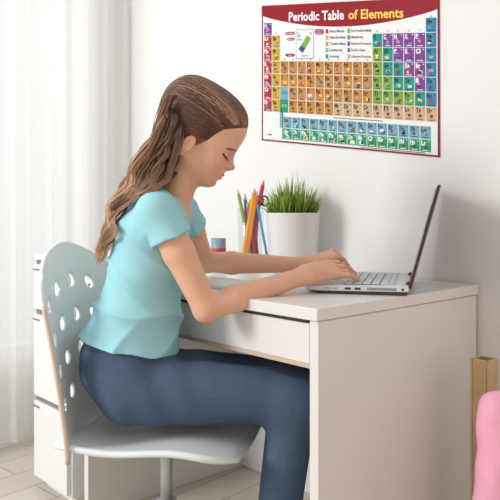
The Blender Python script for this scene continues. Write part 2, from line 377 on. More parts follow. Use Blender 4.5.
for k, (c, t, wd) in enumerate(leg):
    x = .402 if k < 5 else .527; y = .197+.0435*(k % 5); wd = min(wd, .1 if k < 5 else .115)
    pquad(x, x+.016, y-.012, y+.018, c, L1); ptext(t, x+.022, x+.022+wd*.95, y-.006, y+.011, 'ink_black', L1, .02)
for ci, y in [(1, .2)]+[(c, .39) for c in range(2, 12)]+[(c, .2) for c in range(12, 17)]+[(17, .115)]:
    ptext(str(ci+1), X0+ci*CW+.022, X0+ci*CW+.032, y, y+.012, 'ink_black', L1)
pdisc(.035, .952, .008, .010, 'title_yellow', L1); pquad(.046, .066, .948, .957, 'ink_black', L1)
pquad(X0+8*CW, X0+13*CW, .795, .801, 'icon_brown', L1); pquad(.6, .93, .980, .985, 'icon_brown', L3)
po = pm.build('periodic_table_poster', [mat('poster_'+n, tuple(q*((.55 if n == 'band_red' else 1. if n.startswith('title') else .66) if n != 'sheet_white' else .97) for q in c), .5, spec=.2) for n, c in PC])
tag(po, 'colourful Periodic Table of Elements poster with red title band on white wall', 'poster')

# ================================================================== DESK
DL, DH, SL = .97, .75, .026
dk = empty('desk', tuple(DC), math.atan2(E1[1], E1[0]))     # local x = into depth, local y = along the wall (leftwards)
tag(dk, 'white desk with a drawer standing against the poster wall', 'desk')
DTOP = mat('desk_white', (.80, .775, .745), .32, noise=.02, nscale=5)
MB().box(-.004, DD, -.004, DL+.004, DH-SL, DH).build('desktop', DTOP, dk, bevel=.002)
MB().box(.004, DD-.004, 0, .024, 0, DH-SL-.0015).build('side_panel', DTOP, dk, bevel=.0015)
MB().box(.004, DD-.004, DL-.024, DL, 0, DH-SL-.0015).build('side_panel', DTOP, dk, bevel=.0015)
MB().box(DD-.03, DD-.012, .0245, DL-.0245, .35, DH-SL-.001).build('back_panel', DTOP, dk, bevel=.001)
dr = MB().box(.006, .024, .0265, DL-.0265, .632, DH-SL-.008).build('drawer', DTOP, dk, bevel=.0015)
b = MB(); b.box(.0245, .5, .04, .052, .645, .70); b.box(.0245, .5, DL-.052, DL-.04, .645, .70); b.box(.0245, .5, .0525, DL-.0525, .64, .6445); b.box(.488, .5, .0525, DL-.0525, .645, .70)
b.build('drawer_box', mat('drawer_board', (.62, .47, .36), .6), dr)
MB().box(.009, .03, .0266, DL-.0266, .6215, .6315).build('lower_rail', mat('drawer_board', (.62, .47, .36), .6), dk)
MB().box(.0035, .02, .030, DL-.03, DH-SL-.0079, DH-SL-.0012).build('gap_shade_strip', mat('shadow_gap_black', (.02, .02, .022), .6), dk)  # black strip paints in the shade of the gap over the drawer

# ================================================================== LAPTOP
LN = math.hypot(172, 667); LWd = np.array([172/LN, 667/LN, 0.])       # along the laptop's width, away from the camera
LDp = np.array([LWd[1], -LWd[0], 0.])                                 # from palm rest to hinge
l0 = P(304, 210+.2*FPX/1.607, 1.607); l0[2] = DH
lp = empty('laptop', tuple(l0), math.atan2(LDp[1], LDp[0]))           # local x = depth, y = width (away)
tag(lp, 'open silver laptop with dark lid on the white desk', 'laptop')
SILV = mat('laptop_silver', (.66, .67, .69), .32, metal=.25); DARK = mat('laptop_dark_plastic', (.035, .03, .035), .4)
KEY = mat('laptop_key', (.56, .60, .62), .4); MAG = mat('laptop_plum_edge', (.075, .02, .04), .3, metal=.4)
BD, BW = .246, .345
mb = MB()
prof = [(.0, .012), (.004, .0165), (.012, .0195), (BD-.012, .0235), (BD, .0225), (BD, .009), (.03, .007), (.008, .008)]
vs = [(x, y, z) for y in (0, BW) for x, z in prof]; n = len(prof)
mb.add(vs, [tuple(range(n))[::-1], tuple(range(n, 2*n))]+[(i, (i+1) % n, n+(i+1) % n, n+i) for i in range(n)])
base = mb.build('base', SILV, lp, bevel=.0015)
mb = MB(); prof = [(.006, .0078), (.03, .0068), (BD-.002, .0088), (BD-.006, .0015), (.035, .0015)]; n = 5
vs = [(x, y, z) for y in (.002, BW-.002) for x, z in prof]
mb.add(vs, [tuple(range(n))[::-1], tuple(range(n, 2*n))]+[(i, (i+1) % n, n+(i+1) % n, n+i) for i in range(n)]); mb.build('bottom_cover', DARK, lp, bevel=.001)
def deckz(x): return .0195+(x-.012)/(BD-.024)*.004
for (x0, x1) in ((.098, .112), (.121, .135)):
    MB().box(x0, x1, -.0008, .002, .0115, .0165).build('usb_port', DARK, base)
v_ = MB()
for k in range(18): v_.box(.150+k*.0038, .1525+k*.0038, -.0008, .002, .0115, .0175)
v_.build('side_vent', mat('vent_grey', (.18, .18, .19), .5), base)
MB().box(.05, .062, -.0006, .002, .0125, .0155).build('card_slot', mat('slot_grey', (.4, .41, .43), .4), base)
MB().box(.068, .08, -.0006, .002, .0125, .0155).build('card_slot', mat('slot_grey', (.4, .41, .43), .4), base)
mb = MB(); mb.tube([(.232, -.0008, .0148), (.232, .002, .0148)], .003, 14); mb.build('power_socket', DARK, base)
mb = MB(); mb.box(.02, .082, .12, .215, deckz(.05)-.0015, deckz(.05)+.0012); mb.build('touchpad', mat('touchpad_grey', (.5, .51, .53), .35), base, bevel=.0008)
mb = MB(); mb.box(.092, .222, .018, BW-.018, .0222-.002, .0226); mb.build('keyboard_tray', mat('tray_grey', (.13, .135, .15), .5), base)
keymesh = None
kx = [(.095+.0212*r_) for r_ in range(6)]
for r_, x in enumerate(kx):
    widths = [1]*15
    if r_ == 0: widths = [1.3, 1, 1, 1.3, 6, 1.1, 1, 1, 1.3]
    elif r_ == 1: widths = [2.2]+[1]*10+[2.8]
    elif r_ == 2: widths = [1.8]+[1]*11+[2.2]
    elif r_ == 3: widths = [1.4]+[1]*12+[1.6]
    sw = sum(widths); y = BW-.021; hgt = .0185 if r_ < 5 else .0115
    for w_ in widths:
        dy = w_/sw*(BW-.042)
        m_ = MB().box(-hgt/2, hgt/2, -dy/2+.0012, dy/2-.0012, 0, .0022); ko = m_.build('key', KEY, base, bevel=.0006, seg=1)
        ko.location = (x+hgt/2, y-dy/2, .0226); y -= dy
# lid: local frame at the hinge, leaning back
lean = math.atan2(.067, .246)
lid = MB(); LH = .252
lid.box(0, .006, .0, BW, 0, LH)
lo = lid.build('lid', [mat('lid_grey', (.30, .28, .30), .35, metal=.5)], lp, bevel=.002); lo.location = (BD+.0005, 0, .016); lo.rotation_euler = (0, lean, 0)
bz = MB(); bz.box(-.0018, -.0002, .002, BW-.002, .004, LH-.002); bz.build('screen_bezel', MAG, lo, bevel=.0006)
sc = MB(); sc.box(-.0026, -.0019, .015, BW-.015, .022, LH-.016); sc.build('screen', mat('laptop_screen', (.02, .022, .026), .12), lo)
eg = MB(); eg.box(-.0006, .0036, -.001, -.0001, .002, LH-.002); eg.build('lid_edge', MAG, lo)
lt = MB(); lt.box(-.0035, .004, -.0019, -.0011, LH*.55, LH*.80); lt.build('edge_trim', DARK, lo)
for y in (.03, BW-.07):
    mb = MB(); mb.tube([(BD-.002, y, .0215), (BD-.002, y+.04, .0215)], .0065, 14); mb.build('hinge', DARK, lp)

# ================================================================== PLANT
pp = P(293, 210, 2.14); PX, PY = pp[0], pp[1]
pl = empty('potted_grass', (PX, PY, DH)); tag(pl, 'white pot of bright green grass on the desk', 'potted plant')
mb = MB(); R1, R0, HT = .0885, .074, .191
mb.lathe([(0, .0005), (R0-.004, .0005), (R0, .004), (R1-.002, HT-.004), (R1, HT-.002), (R1-.001, HT), (R1-.006, HT), (R1-.007, HT-.004), (R1-.010, HT-.022), (0, HT-.022)], 64)
mb.build('pot', mat('pot_white', (.86, .86, .86), .3), pl)
mb = MB(); mb.lathe([(0, HT-.021), (R1-.0115, HT-.021), (R1-.012, HT-.014), (0, HT-.010)], 40); mb.build('soil', mat('dark_soil', (.05, .035, .02), .9, noise=.5, nscale=200), pl)
gv, gf, gc = [], [], []
r = random.Random(11)
for k in range(430):
    a = r.uniform(0, 6.283); q = math.sqrt(r.random())*.074; rx, ry = q*math.cos(a), q*math.sin(a)
    h_ = r.uniform(.06, .140)*(1-.45*(q/.07)**2)+(.02 if r.random() < .05 else 0); lean_ = .036*(q/.07)+r.uniform(-.035, .035); a2 = a+r.uniform(-.6, .6)
    wd = r.uniform(.0022, .0042); wa = r.uniform(0, 6.283); g = r.random()
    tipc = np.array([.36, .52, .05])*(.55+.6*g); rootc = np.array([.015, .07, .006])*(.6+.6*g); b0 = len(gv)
    for s_ in range(6):
        t = s_/5; off = lean_*t*t*.45+.12*lean_*t; x = rx+off*math.cos(a2); y = ry+off*math.sin(a2); z = HT-.016+h_*t
        ww = wd*(1-t**1.6)+.0002
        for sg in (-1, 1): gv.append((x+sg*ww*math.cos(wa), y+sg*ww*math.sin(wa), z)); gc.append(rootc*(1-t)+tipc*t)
    for s_ in range(5): gf.append((b0+2*s_, b0+2*s_+1, b0+2*s_+3, b0+2*s_+2))
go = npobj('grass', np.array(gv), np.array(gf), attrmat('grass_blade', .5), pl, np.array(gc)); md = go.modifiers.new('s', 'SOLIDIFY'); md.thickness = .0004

# ================================================================== PENCIL CUP AND PENCILS
cp = P(250.5, 210, 2.2); CX, CY = cp[0], cp[1]
cup = empty('pencil_cup', (CX, CY, DH)); tag(cup, 'clear glass tumbler holding coloured pencils on the desk', 'pencil cup')
gmt = bpy.data.materials.new('cup_glass'); gmt.use_nodes = True; N = gmt.node_tree.nodes; N.clear()
o_ = N.new('ShaderNodeOutputMaterial'); mx = N.new('ShaderNodeMixShader'); tr = N.new('ShaderNodeBsdfTransparent'); gl = N.new('ShaderNodeBsdfGlossy')
tr.inputs[0].default_value = (.96, .965, .965, 1); gl.inputs['Roughness'].default_value = .03; mx.inputs[0].default_value = .05; Lg = gmt.node_tree.links
Lg.new(tr.outputs[0], mx.inputs[1]); Lg.new(gl.outputs[0], mx.inputs[2]); Lg.new(mx.outputs[0], o_.inputs[0])
mb = MB(); CHt = .205; mb.lathe([(0, .0005), (.036, .0005), (.038, .003), (.0455, CHt), (.0440, CHt+.001), (.0430, CHt), (.0355, .007), (0, .006)], 48); mb.build('glass', gmt, cup)
pencils = [  # base dx,dy ; top px, py ; colour ; radius ; label
    ((.010, -.004), (237.5, 189), (.25, .42, .08), .0042, 'green pencil leaning left in the glass tumbler'),
    ((.018, .012), (238.5, 195), (.75, .04, .10), .0045, 'red pencil leaning left beside the green one in the glass tumbler'),
    ((-.004, .020), (245, 193), (.02, .22, .5), .0040, 'dark blue pencil standing at the back of the glass tumbler'),
    ((-.028, -.008), (255, 188), (.95, .45, .01), .0062, 'thick yellow-orange pencil crossing the glass tumbler to the right'),
    ((-.016, -.016), (257.5, 190), (.90, .30, .02), .0045, 'orange pencil just right of the thick yellow-orange one'),
    ((-.012, .010), (264, 179), (.62, .03, .12), .0048, 'tallest pencil, crimson with an orange tip, leaning right'),
    ((.020, -.006), (247, 201), (.70, .05, .12), .0044, 'short crimson pencil in the middle of the glass tumbler'),
    ((.006, .018), (255, 201), (.55, .04, .09), .0050, 'short deep-red pencil behind the thick yellow-orange one'),
    ((-.024, .012), (250, 199), (.66, .05, .10), .0046, 'crimson pencil just left of the thick yellow-orange one'),
    ((.026, .010), (252, 204), (.42, .03, .08), .0046, 'dark wine-red pencil low at the back of the tumbler'),
    ((.004, .004), (259, 203), (.60, .06, .14), .0044, 'short maroon pencil at the right rim of the glass tumbler')]
for (dx, dy), (tx, ty), c, rr, lab in pencils:
    a = np.array([CX+dx, CY+dy, DH+.012]); b_ = P(tx, ty, CY+dy*.2); d = (b_-a)/np.linalg.norm(b_-a); Ln = np.linalg.norm(b_-a)
    nm = 'pencil'; e = empty(nm, tuple(a)); e.rotation_mode = 'QUATERNION'; e.rotation_quaternion = Vector(d).to_track_quat('Z', 'Y')
    tag(e, lab, 'pencil', 'coloured pencils in the tumbler')
    m_ = mat('pencil_%d' % int(sum(c)*1000+rr*1e5), c, .4)
    mb = MB(); rr *= 1.42; mb.tube([(0, 0, 0), (0, 0, Ln-.022)], rr, 6); mb.v and mb.build('barrel', m_, e)
    tip = (.85, .35, .05) if 'orange tip' in lab else c
    mb = MB(); mb.tube([(0, 0, Ln-.0218), (0, 0, Ln-.007)], [rr*.95, rr*.38], 10); mb.build('sharpened_wood', mat('pencil_wood', (.75, .52, .3), .6) if 'tip' not in lab else mat('orange_tip', tip, .5), e)
    mb = MB(); mb.tube([(0, 0, Ln-.0069), (0, 0, Ln)], [rr*.36, .0003], 8); mb.build('lead', mat('lead_%d' % int(sum(tip)*1000), tip, .5), e)
# blue pen leaning over the right rim, outside
a = P(267.5, 254, 2.13); a[2] = DH+.003; a[0] = CX+.0585; a[1] = CY-.012; b_ = np.array([CX+.0475, CY+.004, DH+.214])
b_ = P(257.5, 205, CY-.052); a = np.array([CX+.062, CY-.060, DH+.004]); d = (b_-a); Ln = np.linalg.norm(d); d /= Ln
e = empty('pencil', tuple(a)); e.rotation_mode = 'QUATERNION'; e.rotation_quaternion = Vector(d).to_track_quat('Z', 'Y')
tag(e, 'bright blue pencil leaning against the outside of the glass tumbler', 'pencil', 'coloured pencils in the tumbler')
mb = MB(); mb.tube([(0, 0, .012), (0, 0, Ln)], .004, 6); mb.build('barrel', mat('pencil_bright_blue', (.02, .32, .62), .4), e)
mb = MB(); mb.tube([(0, 0, .0119), (0, 0, .0)], [.0038, .0006], 8); mb.build('lead', mat('lead_b', (.02, .2, .5), .4), e)
# scissors with black handles
sc_ = empty('scissors', (CX+.022, CY+.018, DH+.02)); tag(sc_, 'scissors with black handles standing at the right rim of the tumbler', 'scissors')
BLK = mat('black_plastic', (.02, .02, .022), .4)
mb = MB(); mb.tube([(-.004, -.004, 0), (.006, 0, .195)], [.002, .004], 6, flat=.4); mb.build('blade', mat('steel', (.6, .6, .62), .25, metal=1.), sc_)
for sx in (-.008, .022):
    mb = MB(); pts = [(.012+sx*.6+.013*math.cos(t), 0, .210+.016*math.sin(t)) for t in [k*math.pi/8 for k in range(17)]]; mb.tube(pts, .0032, 8, cap=False); mb.build('handle', BLK, sc_)

# small tin behind the arm
tp = P(218.5, 210, 2.25); tn = empty('small_tin', (tp[0], tp[1], DH)); tag(tn, 'small round grey-blue tin standing behind the far arm', 'tin')
mb = MB(); mb.lathe([(0, .0005), (.024, .0005), (.025, .002), (.025, .104), (.0243, .1045), (.0235, .103), (.0235, .06), (0, .06)], 36, mi=0); mb.build('body', mat('tin_blue', (.25, .36, .45), .4), tn)
mb = MB(); mb.lathe([(.0252, .058), (.0256, .058), (.0256, .072), (.0252, .072)], 36); mb.build('stripe', mat('tin_red', (.6, .05, .08), .5), tn)
mb = MB(); mb.tube([(.0, 0, .061), (.012, .002, .101)], .006, 10); tag(mb.build('eraser', mat('eraser_grey', (.2, .22, .25), .6)), 'small dark eraser in the grey-blue tin', 'eraser').location = (tp[0], tp[1], DH)

# notebook between the arms, with its curled cover
nb = empty('notebook', tuple(DK(.06, .33, DH)), math.atan2(E1[1], E1[0])); tag(nb, 'thin white notebook lying open between the two arms', 'notebook')
mb = MB(); mb.box(0, .16, 0, .22, .0008, .006); mb.build('pages', mat('paper_white', (.85, .85, .84), .6), nb, bevel=.001)
mb = MB(); vs = []
for i in range(13):
    t = i/12
    for y in (0, .22): vs.append((.002+.15*t, y, .0068+.010*math.sin(math.pi*t)**1.2))
mb.add(vs, [(2*i, 2*i+1, 2*i+3, 2*i+2) for i in range(12)], 0, True); mb.build('cover', mat('cover_grey', (.76, .79, .80), .5), nb, solid=.0008)

# ================================================================== CHAIR
CHM = mat('chair_mint_white', (.83, .89, .88), .38); EDGE = mat('chair_beige_edge', (.68, .58, .46), .5)
cw_ = np.array([.22, .975, 0.]); cw_ /= np.linalg.norm(cw_); cn_ = np.array([cw_[1], -cw_[0], 0.])
cc = np.array([-.446+.2*cw_[0], 1.46+.2*cw_[1], 0.])
ch = empty('desk_chair', (cc[0]+.20, cc[1]-.04, 0), math.atan2(cn_[1], cn_[0])); tag(ch, 'mint white moulded chair with round holes in its backrest', 'chair')
# backrest in chair space: x forward, y across (positive = away from the camera), z up ; origin under the seat
def backpt(y, v):                                    # v 0..1 from the seat to the top
    W = .205+.012*v-.05*max(0, v-.82)*5*0
    zt = .870-.074*(abs(y)/.21)**1.6
    z = .40+(zt-.40)*v
    xx = -.205-.070*(v)**1.3+.055*(abs(y)/.21)**2.2
    return np.array([xx, y*(1 if v < .9 else 1-.35*((v-.9)/.1)**2*(abs(y)/.21)**2*.35), z])
holes = []
for row, v in enumerate((.27, .445, .62, .80)):
    offs = (-.168, -.084, 0, .084, .168)
    for y in offs: holes.append((y, v))
ny, nv = 96, 112; TH = .011
yy = np.linspace(-.21, .21, ny+1); vv = np.linspace(0, 1, nv+1)
grid = np.array([[backpt(y, v) for y in yy] for v in vv])
keep = np.ones((nv, ny), bool); hr = .0185
# snap grid points near each hole's rim onto it for clean circles
G2 = np.array([[(y, v) for y in yy] for v in vv]); 
for (hy, hv) in holes:
    dy = G2[:, :, 0]-hy; dv = (G2[:, :, 1]-hv)*.50; d = np.sqrt(dy**2+dv**2)
    cyc = .5*(yy[:-1]+yy[1:])[None, :]-hy; cvc = (.5*(vv[:-1]+vv[1:])[:, None]-hv)*.50
    keep &= (np.sqrt(cyc**2+cvc**2) > hr)
    m = np.abs(d-hr) < .0034
    ang = np.arctan2(dv, dy); G2[:, :, 0] = np.where(m, hy+hr*np.cos(ang), G2[:, :, 0]); G2[:, :, 1] = np.where(m, hv+hr*np.sin(ang)/.50, G2[:, :, 1])
mb = MB(); vs = [backpt(G2[j, i, 0], G2[j, i, 1]) for j in range(nv+1) for i in range(ny+1)]
mb.add(vs, [(j*(ny+1)+i, j*(ny+1)+i+1, (j+1)*(ny+1)+i+1, (j+1)*(ny+1)+i) for j in range(nv) for i in range(ny) if keep[j, i]], 0, True)
bo = mb.build('backrest', [CHM, EDGE], ch); md = bo.modifiers.new('s', 'SOLIDIFY'); md.thickness = TH; md.offset = 0; md.material_offset_rim = 0; md.use_even_offset = False
# beige plywood edge along both sides
for sg in (-1, 1):
    mb = MB(); pts = [backpt(sg*.211, v) for v in np.linspace(0, .86, 24)]; mb.tube(pts, .0052, 8); mb.build('edge_band', EDGE, ch)
def seatpts():
    vs = []; 
    for j in range(21):
        for i in range(25):
            u, v = i/24*2-1, j/20; x = -.19+.40*v; wdt = .205*(1-.06*v**3-.30*max(0, (v-.75)/.25)**3); z = .425+.012*u*u-.012*math.exp(-((v-.3)/.25)**2)-.028*max(0, (v-.65)/.35)**2
            vs.append((x, u*wdt*(1 if j else .98), z))
    return vs
mb = MB(); mb.add(seatpts(), [(j*25+i, j*25+i+1, (j+1)*25+i+1, (j+1)*25+i) for j in range(20) for i in range(24)], 0, True); mb.build('seat', CHM, ch, solid=.012)
GRY = mat('chair_grey_metal', (.55, .56, .57), .35, metal=.6)
mb = MB(); mb.tube([(0, 0, .09), (0, 0, .25)], .025, 20); mb.tube([(0, 0, .24), (0, 0, .40)], .015, 20); mb.build('gas_lift', GRY, ch)
mb = MB(); mb.box(-.09, .09, -.07, .07, .392, .406); mb.build('seat_plate', GRY, ch, bevel=.003)
for k in range(5):
    a = k*2*math.pi/5+.3; cx, sy_ = math.cos(a), math.sin(a)
    mb = MB(); mb.tube([(.02*cx, .02*sy_, .10), (.15*cx, .15*sy_, .088), (.255*cx, .255*sy_, .072)], [.022, .017, .013], 10, flat=.7); lg = mb.build('leg', GRY, ch)
    mb = MB(); q = (-sy_*.012, cx*.012); mb.tube([(.25*cx-q[0], .25*sy_-q[1], .0262), (.25*cx+q[0], .25*sy_+q[1], .0262)], .025, 18); mb.tube([(.25*cx, .25*sy_, .03), (.25*cx, .25*sy_, .07)], .006, 8); mb.build('caster', BLK, lg)

# ================================================================== DRESSER at the left
qx = P(36.5, 210, 2.30); DRW, DRD, DRH = .25, .35, .80
ds = empty('drawer_cabinet', (qx[0], qx[1], 0), math.atan2(-E2[1], -E2[0])); tag(ds, 'white drawer cabinet behind the chair beside the curtain', 'cabinet')
MB().box(0, DRW, .004, DRD, .03, DRH-.021).build('body', WHITE, ds, bevel=.002); MB().box(-.004, DRW+.004, -.006, DRD, DRH-.02, DRH).build('top', WHITE, ds, bevel=.003)
MB().box(.02, DRW-.02, .03, DRD-.02, 0, .0295).build('plinth', WHITE, ds)
zs = [.035, .31, .605, .775]
gapm = mat('cabinet_gap_grey', (.22, .21, .2), .7)
for k in range(3):
    d_ = MB().box(.006, DRW-.006, -.012, .0035, zs[k]+.008, zs[k+1]-.010).build('drawer', WHITE, ds, bevel=.002)
    MB().box(.004, .05, -.0165, -.0122, zs[k+1]-.030, zs[k+1]-.025).build('handle', gapm, d_, bevel=.001)
    MB().box(.004, DRW-.004, -.002, .0036, zs[k+1]-.0095, zs[k+1]+(.0075 if k < 2 else .003)).build('drawer_gap_shade', gapm, ds)  # grey strip stands in for the shade in the gap above each drawer

# ================================================================== things right of the desk
bx = np.array([.528, 1.60, 0])+.024*E1-.024*E2
tb = empty('wooden_box', (bx[0], bx[1], 0), math.atan2(E1[1], E1[0])); tag(tb, 'tall narrow tan wooden box standing right of the desk', 'box')
TAN = mat('tan_wood', (.62, .44, .22), .5, noise=.2, nscale=12)
BH = .595
for (x0, x1, y0, y1) in ((-.024, .024, -.024, -.018), (-.024, .024, .018, .024), (-.024, -.018, -.0175, .0175), (.018, .024, -.0175, .0175)):
    MB().box(x0, x1, y0, y1, .0, BH).build('side', TAN, tb, bevel=.0015)
MB().box(-.0175, .0175, -.0175, .0175, .01, .02).build('bottom', TAN, tb)
bg = P(500, 400, 1.44)
sd = SDF((-.12, -.09, -.004), (.12, .09, .66), .005); sd.cap((-.018, 0, .05), (-.012, 0, .50), .048, .032, .05); sd.cap((.02, 0, .05), (.012, 0, .50), .048, .032, .05); sd.ell((0, 0, .53), (.034, .028, .03), .03)
X, Y, Z = sd.all(); sd.d += .003*np.sin(X*90+Z*20)*np.sin(Z*55); sd.d = np.maximum(sd.d, .001-Z)
v, f = sd.mesh(); v = relax(v, f, 2)
pk = npobj('cloth_bag', v, f, mat('pink_fabric', (.90, .42, .56), .8, bump=.3, bscale=400)); pk.location = (bg[0], bg[1], 0); tag(pk, 'pink cloth bag standing on the floor at the lower right edge', 'bag')

# ================================================================== THE GIRL
GD = 1.60
PXM = GD/FPX
HO = P(214, 187.5, GD); hf = np.array([.857, 0, -.515]); hu = np.array([.515, 0, .857]); hs = np.array([0, 1., 0])
def H2W(p): p = np.atleast_2d(p); return HO+p[:, :1]*hf+p[:, 1:2]*hs+p[:, 2:3]*hu
def W2H(p): p = np.atleast_2d(p)-HO; return np.stack([p @ hf, p @ hs, p @ hu], 1)
mm = .001
def mc(*a): return tuple(q*mm for q in a)
hd = SDF(mc(-215, -95, -150), mc(40, 95, 225), .0016)
hd.ell(mc(-104, 0, 122), mc(95, 71, 80), .01)
hd.ell(mc(-54, 0, 137), mc(55, 60, 55), .025)
hd.ell(mc(-55, 0, 76), mc(51, 55, 56), .03)
hd.ell(mc(-45, 0, 30), mc(40, 40, 30), .03)
hd.ell(mc(-16, 0, 13), mc(14, 15, 13), .016)
for s_ in (-1, 1):
    hd.cap(mc(-28, 14*s_, 8), mc(-92, 46*s_, 34), .011, .016, .03)
    hd.ell(mc(-34, 31*s_, 53), mc(24, 22, 22), .022)
    hd.ell(mc(-22, 24*s_, 97), mc(17, 22, 9), .018)
hd.ell(mc(-19, 0, 36), mc(20, 24, 20), .018)
for s_ in (-1, 1): hd.ell(mc(-2, 27*s_, 80), mc(9, 15, 8), .014, 's')
for s_ in (-1, 1): hd.ell(mc(-22, 28*s_, 76), mc(14.5, 15, 11.5), .005)
hd.cap(mc(-6, 0, 88), mc(10, 0, 65), .0048, .0062, .012)
hd.ell(mc(13.0, 0, 63.5), mc(6.5, 7.5, 6), .006)
for s_ in (-1, 1): hd.ell(mc(4, 8.5*s_, 60), mc(7, 5, 5.5), .005)
hd.cap(mc(8, 0, 56), mc(1, 0, 50), .004, .0035, .006)
hd.ell(mc(-4.5, 0, 36.5), mc(10.5, 17, 5.2), .005); hd.ell(mc(-5, 0, 26), mc(10, 14.5, 5.6), .005)
hd.ell(mc(6, 0, 31.4), mc(7, 19, 1.1), .0025, 's')
hd.ell(mc(4, 0, 17), mc(7, 16, 5), .008, 's')
# ears
for s_ in (-1, 1):
    hd.ell(mc(-99, 69*s_, 54), mc(15, 8, 24), .006, ang=-.25); hd.ell(mc(-103, 67*s_, 31), mc(8, 6, 8), .006)
    hd.ell(mc(-96, 78*s_, 56), mc(8, 5, 14), .004, 's', ang=-.25)
    hd.ell(mc(-89, 73*s_, 46), mc(4, 4, 5), .003)
nb0 = W2H(P(172, 206, GD))[0]
hd.cap(mc(-96, 0, 40), (nb0[0], 0, nb0[2]), .045, .041, .022)
v, f = hd.mesh(); v = relax(v, f, 2, .5)
SK = np.array([.79, .455, .305])
def snap(f_, y_, u_):
    o = np.array([-.050, 0, u_*.001]); d = np.array([f_*.001, y_*.001, u_*.001])-o; d /= np.linalg.norm(d); t = .01
    while t < .12:
        q = ((o+d*t-hd.lo)/hd.h).astype(int)
        if hd.d[tuple(q)] > 0: break
        t += .0005
    return (o+d*t)*1000
def dpoly(p, pts):
    pts = np.array(pts)*mm; best = np.full(len(p), 9.)
    for a, b in zip(pts[:-1], pts[1:]):
        ab = b-a; t = np.clip((p-a) @ ab/(ab @ ab), 0, 1); best = np.minimum(best, np.linalg.norm(p-a-t[:, None]*ab, axis=1))
    return best
def mixc(c, target, wgt): return c*(1-wgt[:, None])+np.array(target)*wgt[:, None]
def sstep(a, b, x): t = np.clip((x-a)/(b-a), 0, 1); return t*t*(3-2*t)
c = np.tile(SK, (len(v), 1)); ap = v*np.array([1, 1, 1]); ap = np.stack([v[:, 0], np.abs(v[:, 1]), v[:, 2]], 1)
c = mixc(c, (.80, .36, .27), .40*(1-sstep(.006, .03, dpoly(ap, [(-20, 36, 52), (-30, 42, 54)]))))
c = mixc(c, (.72, .33, .25), .35*(1-sstep(.004, .014, dpoly(ap, [(14, 0, 64), (10, 4, 60)]))))
c = mixc(c, (.70, .30, .22), .40*(1-sstep(.008, .02, dpoly(ap, [(-104, 78, 70), (-104, 78, 45)]))))
lip = np.minimum(((ap[:, 0]+.0045)/.0125)**2+(ap[:, 1]/.0165)**2+((ap[:, 2]-.0362)/.0050)**2, ((ap[:, 0]+.005)/.012)**2+(ap[:, 1]/.0145)**2+((ap[:, 2]-.0262)/.0056)**2)
c = mixc(c, (.60, .10, .12), .95*(1-sstep(.95, 1.35, lip)))
c = mixc(c, (.30, .08, .07), .8*(1-sstep(.0006, .0016, np.abs(ap[:, 2]-.0314)))*(ap[:, 1] < .017)*(ap[:, 0] > -.010))
c = mixc(c, (.13, .06, .03), .9*(1-sstep(.0016, .0040, dpoly(ap, [snap(2, 11, 99), snap(-3, 20, 101), snap(-10, 31, 99), snap(-22, 42, 93)]))))
c = mixc(c, (.05, .025, .02), .92*(1-sstep(.0014, .0034, dpoly(ap, [snap(-9, 16, 77), snap(-7, 25, 74), snap(-10, 34, 74), snap(-22, 43, 78)]))))
skin_parts = [(H2W(v), f, c)]
LASH = []
for s_ in (-1, 1):
    for q in np.linspace(0, 1, 9):
        p0 = snap(-8-12*q**2, s_*(21+19*q), 73+2.5*q**2)*mm; o_d = nrm0 = np.array([1., s_*(.1+.5*q), -.35]); o_d = o_d/np.linalg.norm(o_d)
        LASH.append([H2W(p0)[0], H2W(p0+o_d*.004)[0], H2W(p0+o_d*.0075+np.array([0, 0, .0015]))[0]])
# arms
def hand(sd, W, Kc, T, up, side, spread=1., k=.004, curl=.012):
    """wrist, middle knuckle, middle fingertip; side = towards the little finger"""
    W, Kc, T, up, side = map(lambda q: np.array(q, float), (W, Kc, T, up, side))
    fw = Kc-W; Lp = np.linalg.norm(fw); fw /= Lp
    nails = []
    for q, rr in ((-.020, .0115), (-.007, .0125), (.007, .012), (.019, .0105)):
        sd.cap(W+side*q*.62+up*.001, Kc+side*q*spread-up*.004, .0145, rr, .010)
    ft = T-Kc; Lf = np.linalg.norm(ft)
    for i, (q, ln, rr) in enumerate(((-.027, .90, .0068), (-.009, 1.0, .0070), (.009, .95, .0067), (.026, .78, .0060))):
        a = Kc+side*q*.80*spread-up*.0015; tip = a+ft*ln+side*q*.28*spread+up*(.004*(i % 2)-.002)
        m1_ = a+(tip-a)*.42+up*curl; m2_ = a+(tip-a)*.76+up*curl*.75
        sd.cap(a, m1_, rr*1.22, rr*1.05, .0035); sd.cap(m1_, m2_, rr*1.05, rr*.95, .0025); sd.cap(m2_, tip, rr*.95, rr*.78, .0025)
        nails.append((tip+up*rr*.55-(tip-m2_)*.1, rr))
    # thumb leaves the side of the palm near its base
    a = W+fw*.022-side*.020-up*.004; b = a+fw*.034-side*.020-up*.008; c_ = b+fw*.024-side*.003-up*.006; d_ = c_+fw*.019+side*.003-up*.004
    sd.cap(a, b, .0135, .0095, .012); sd.cap(b, c_, .0092, .0085, .003); sd.cap(c_, d_, .0085, .0065, .003)
    return nails
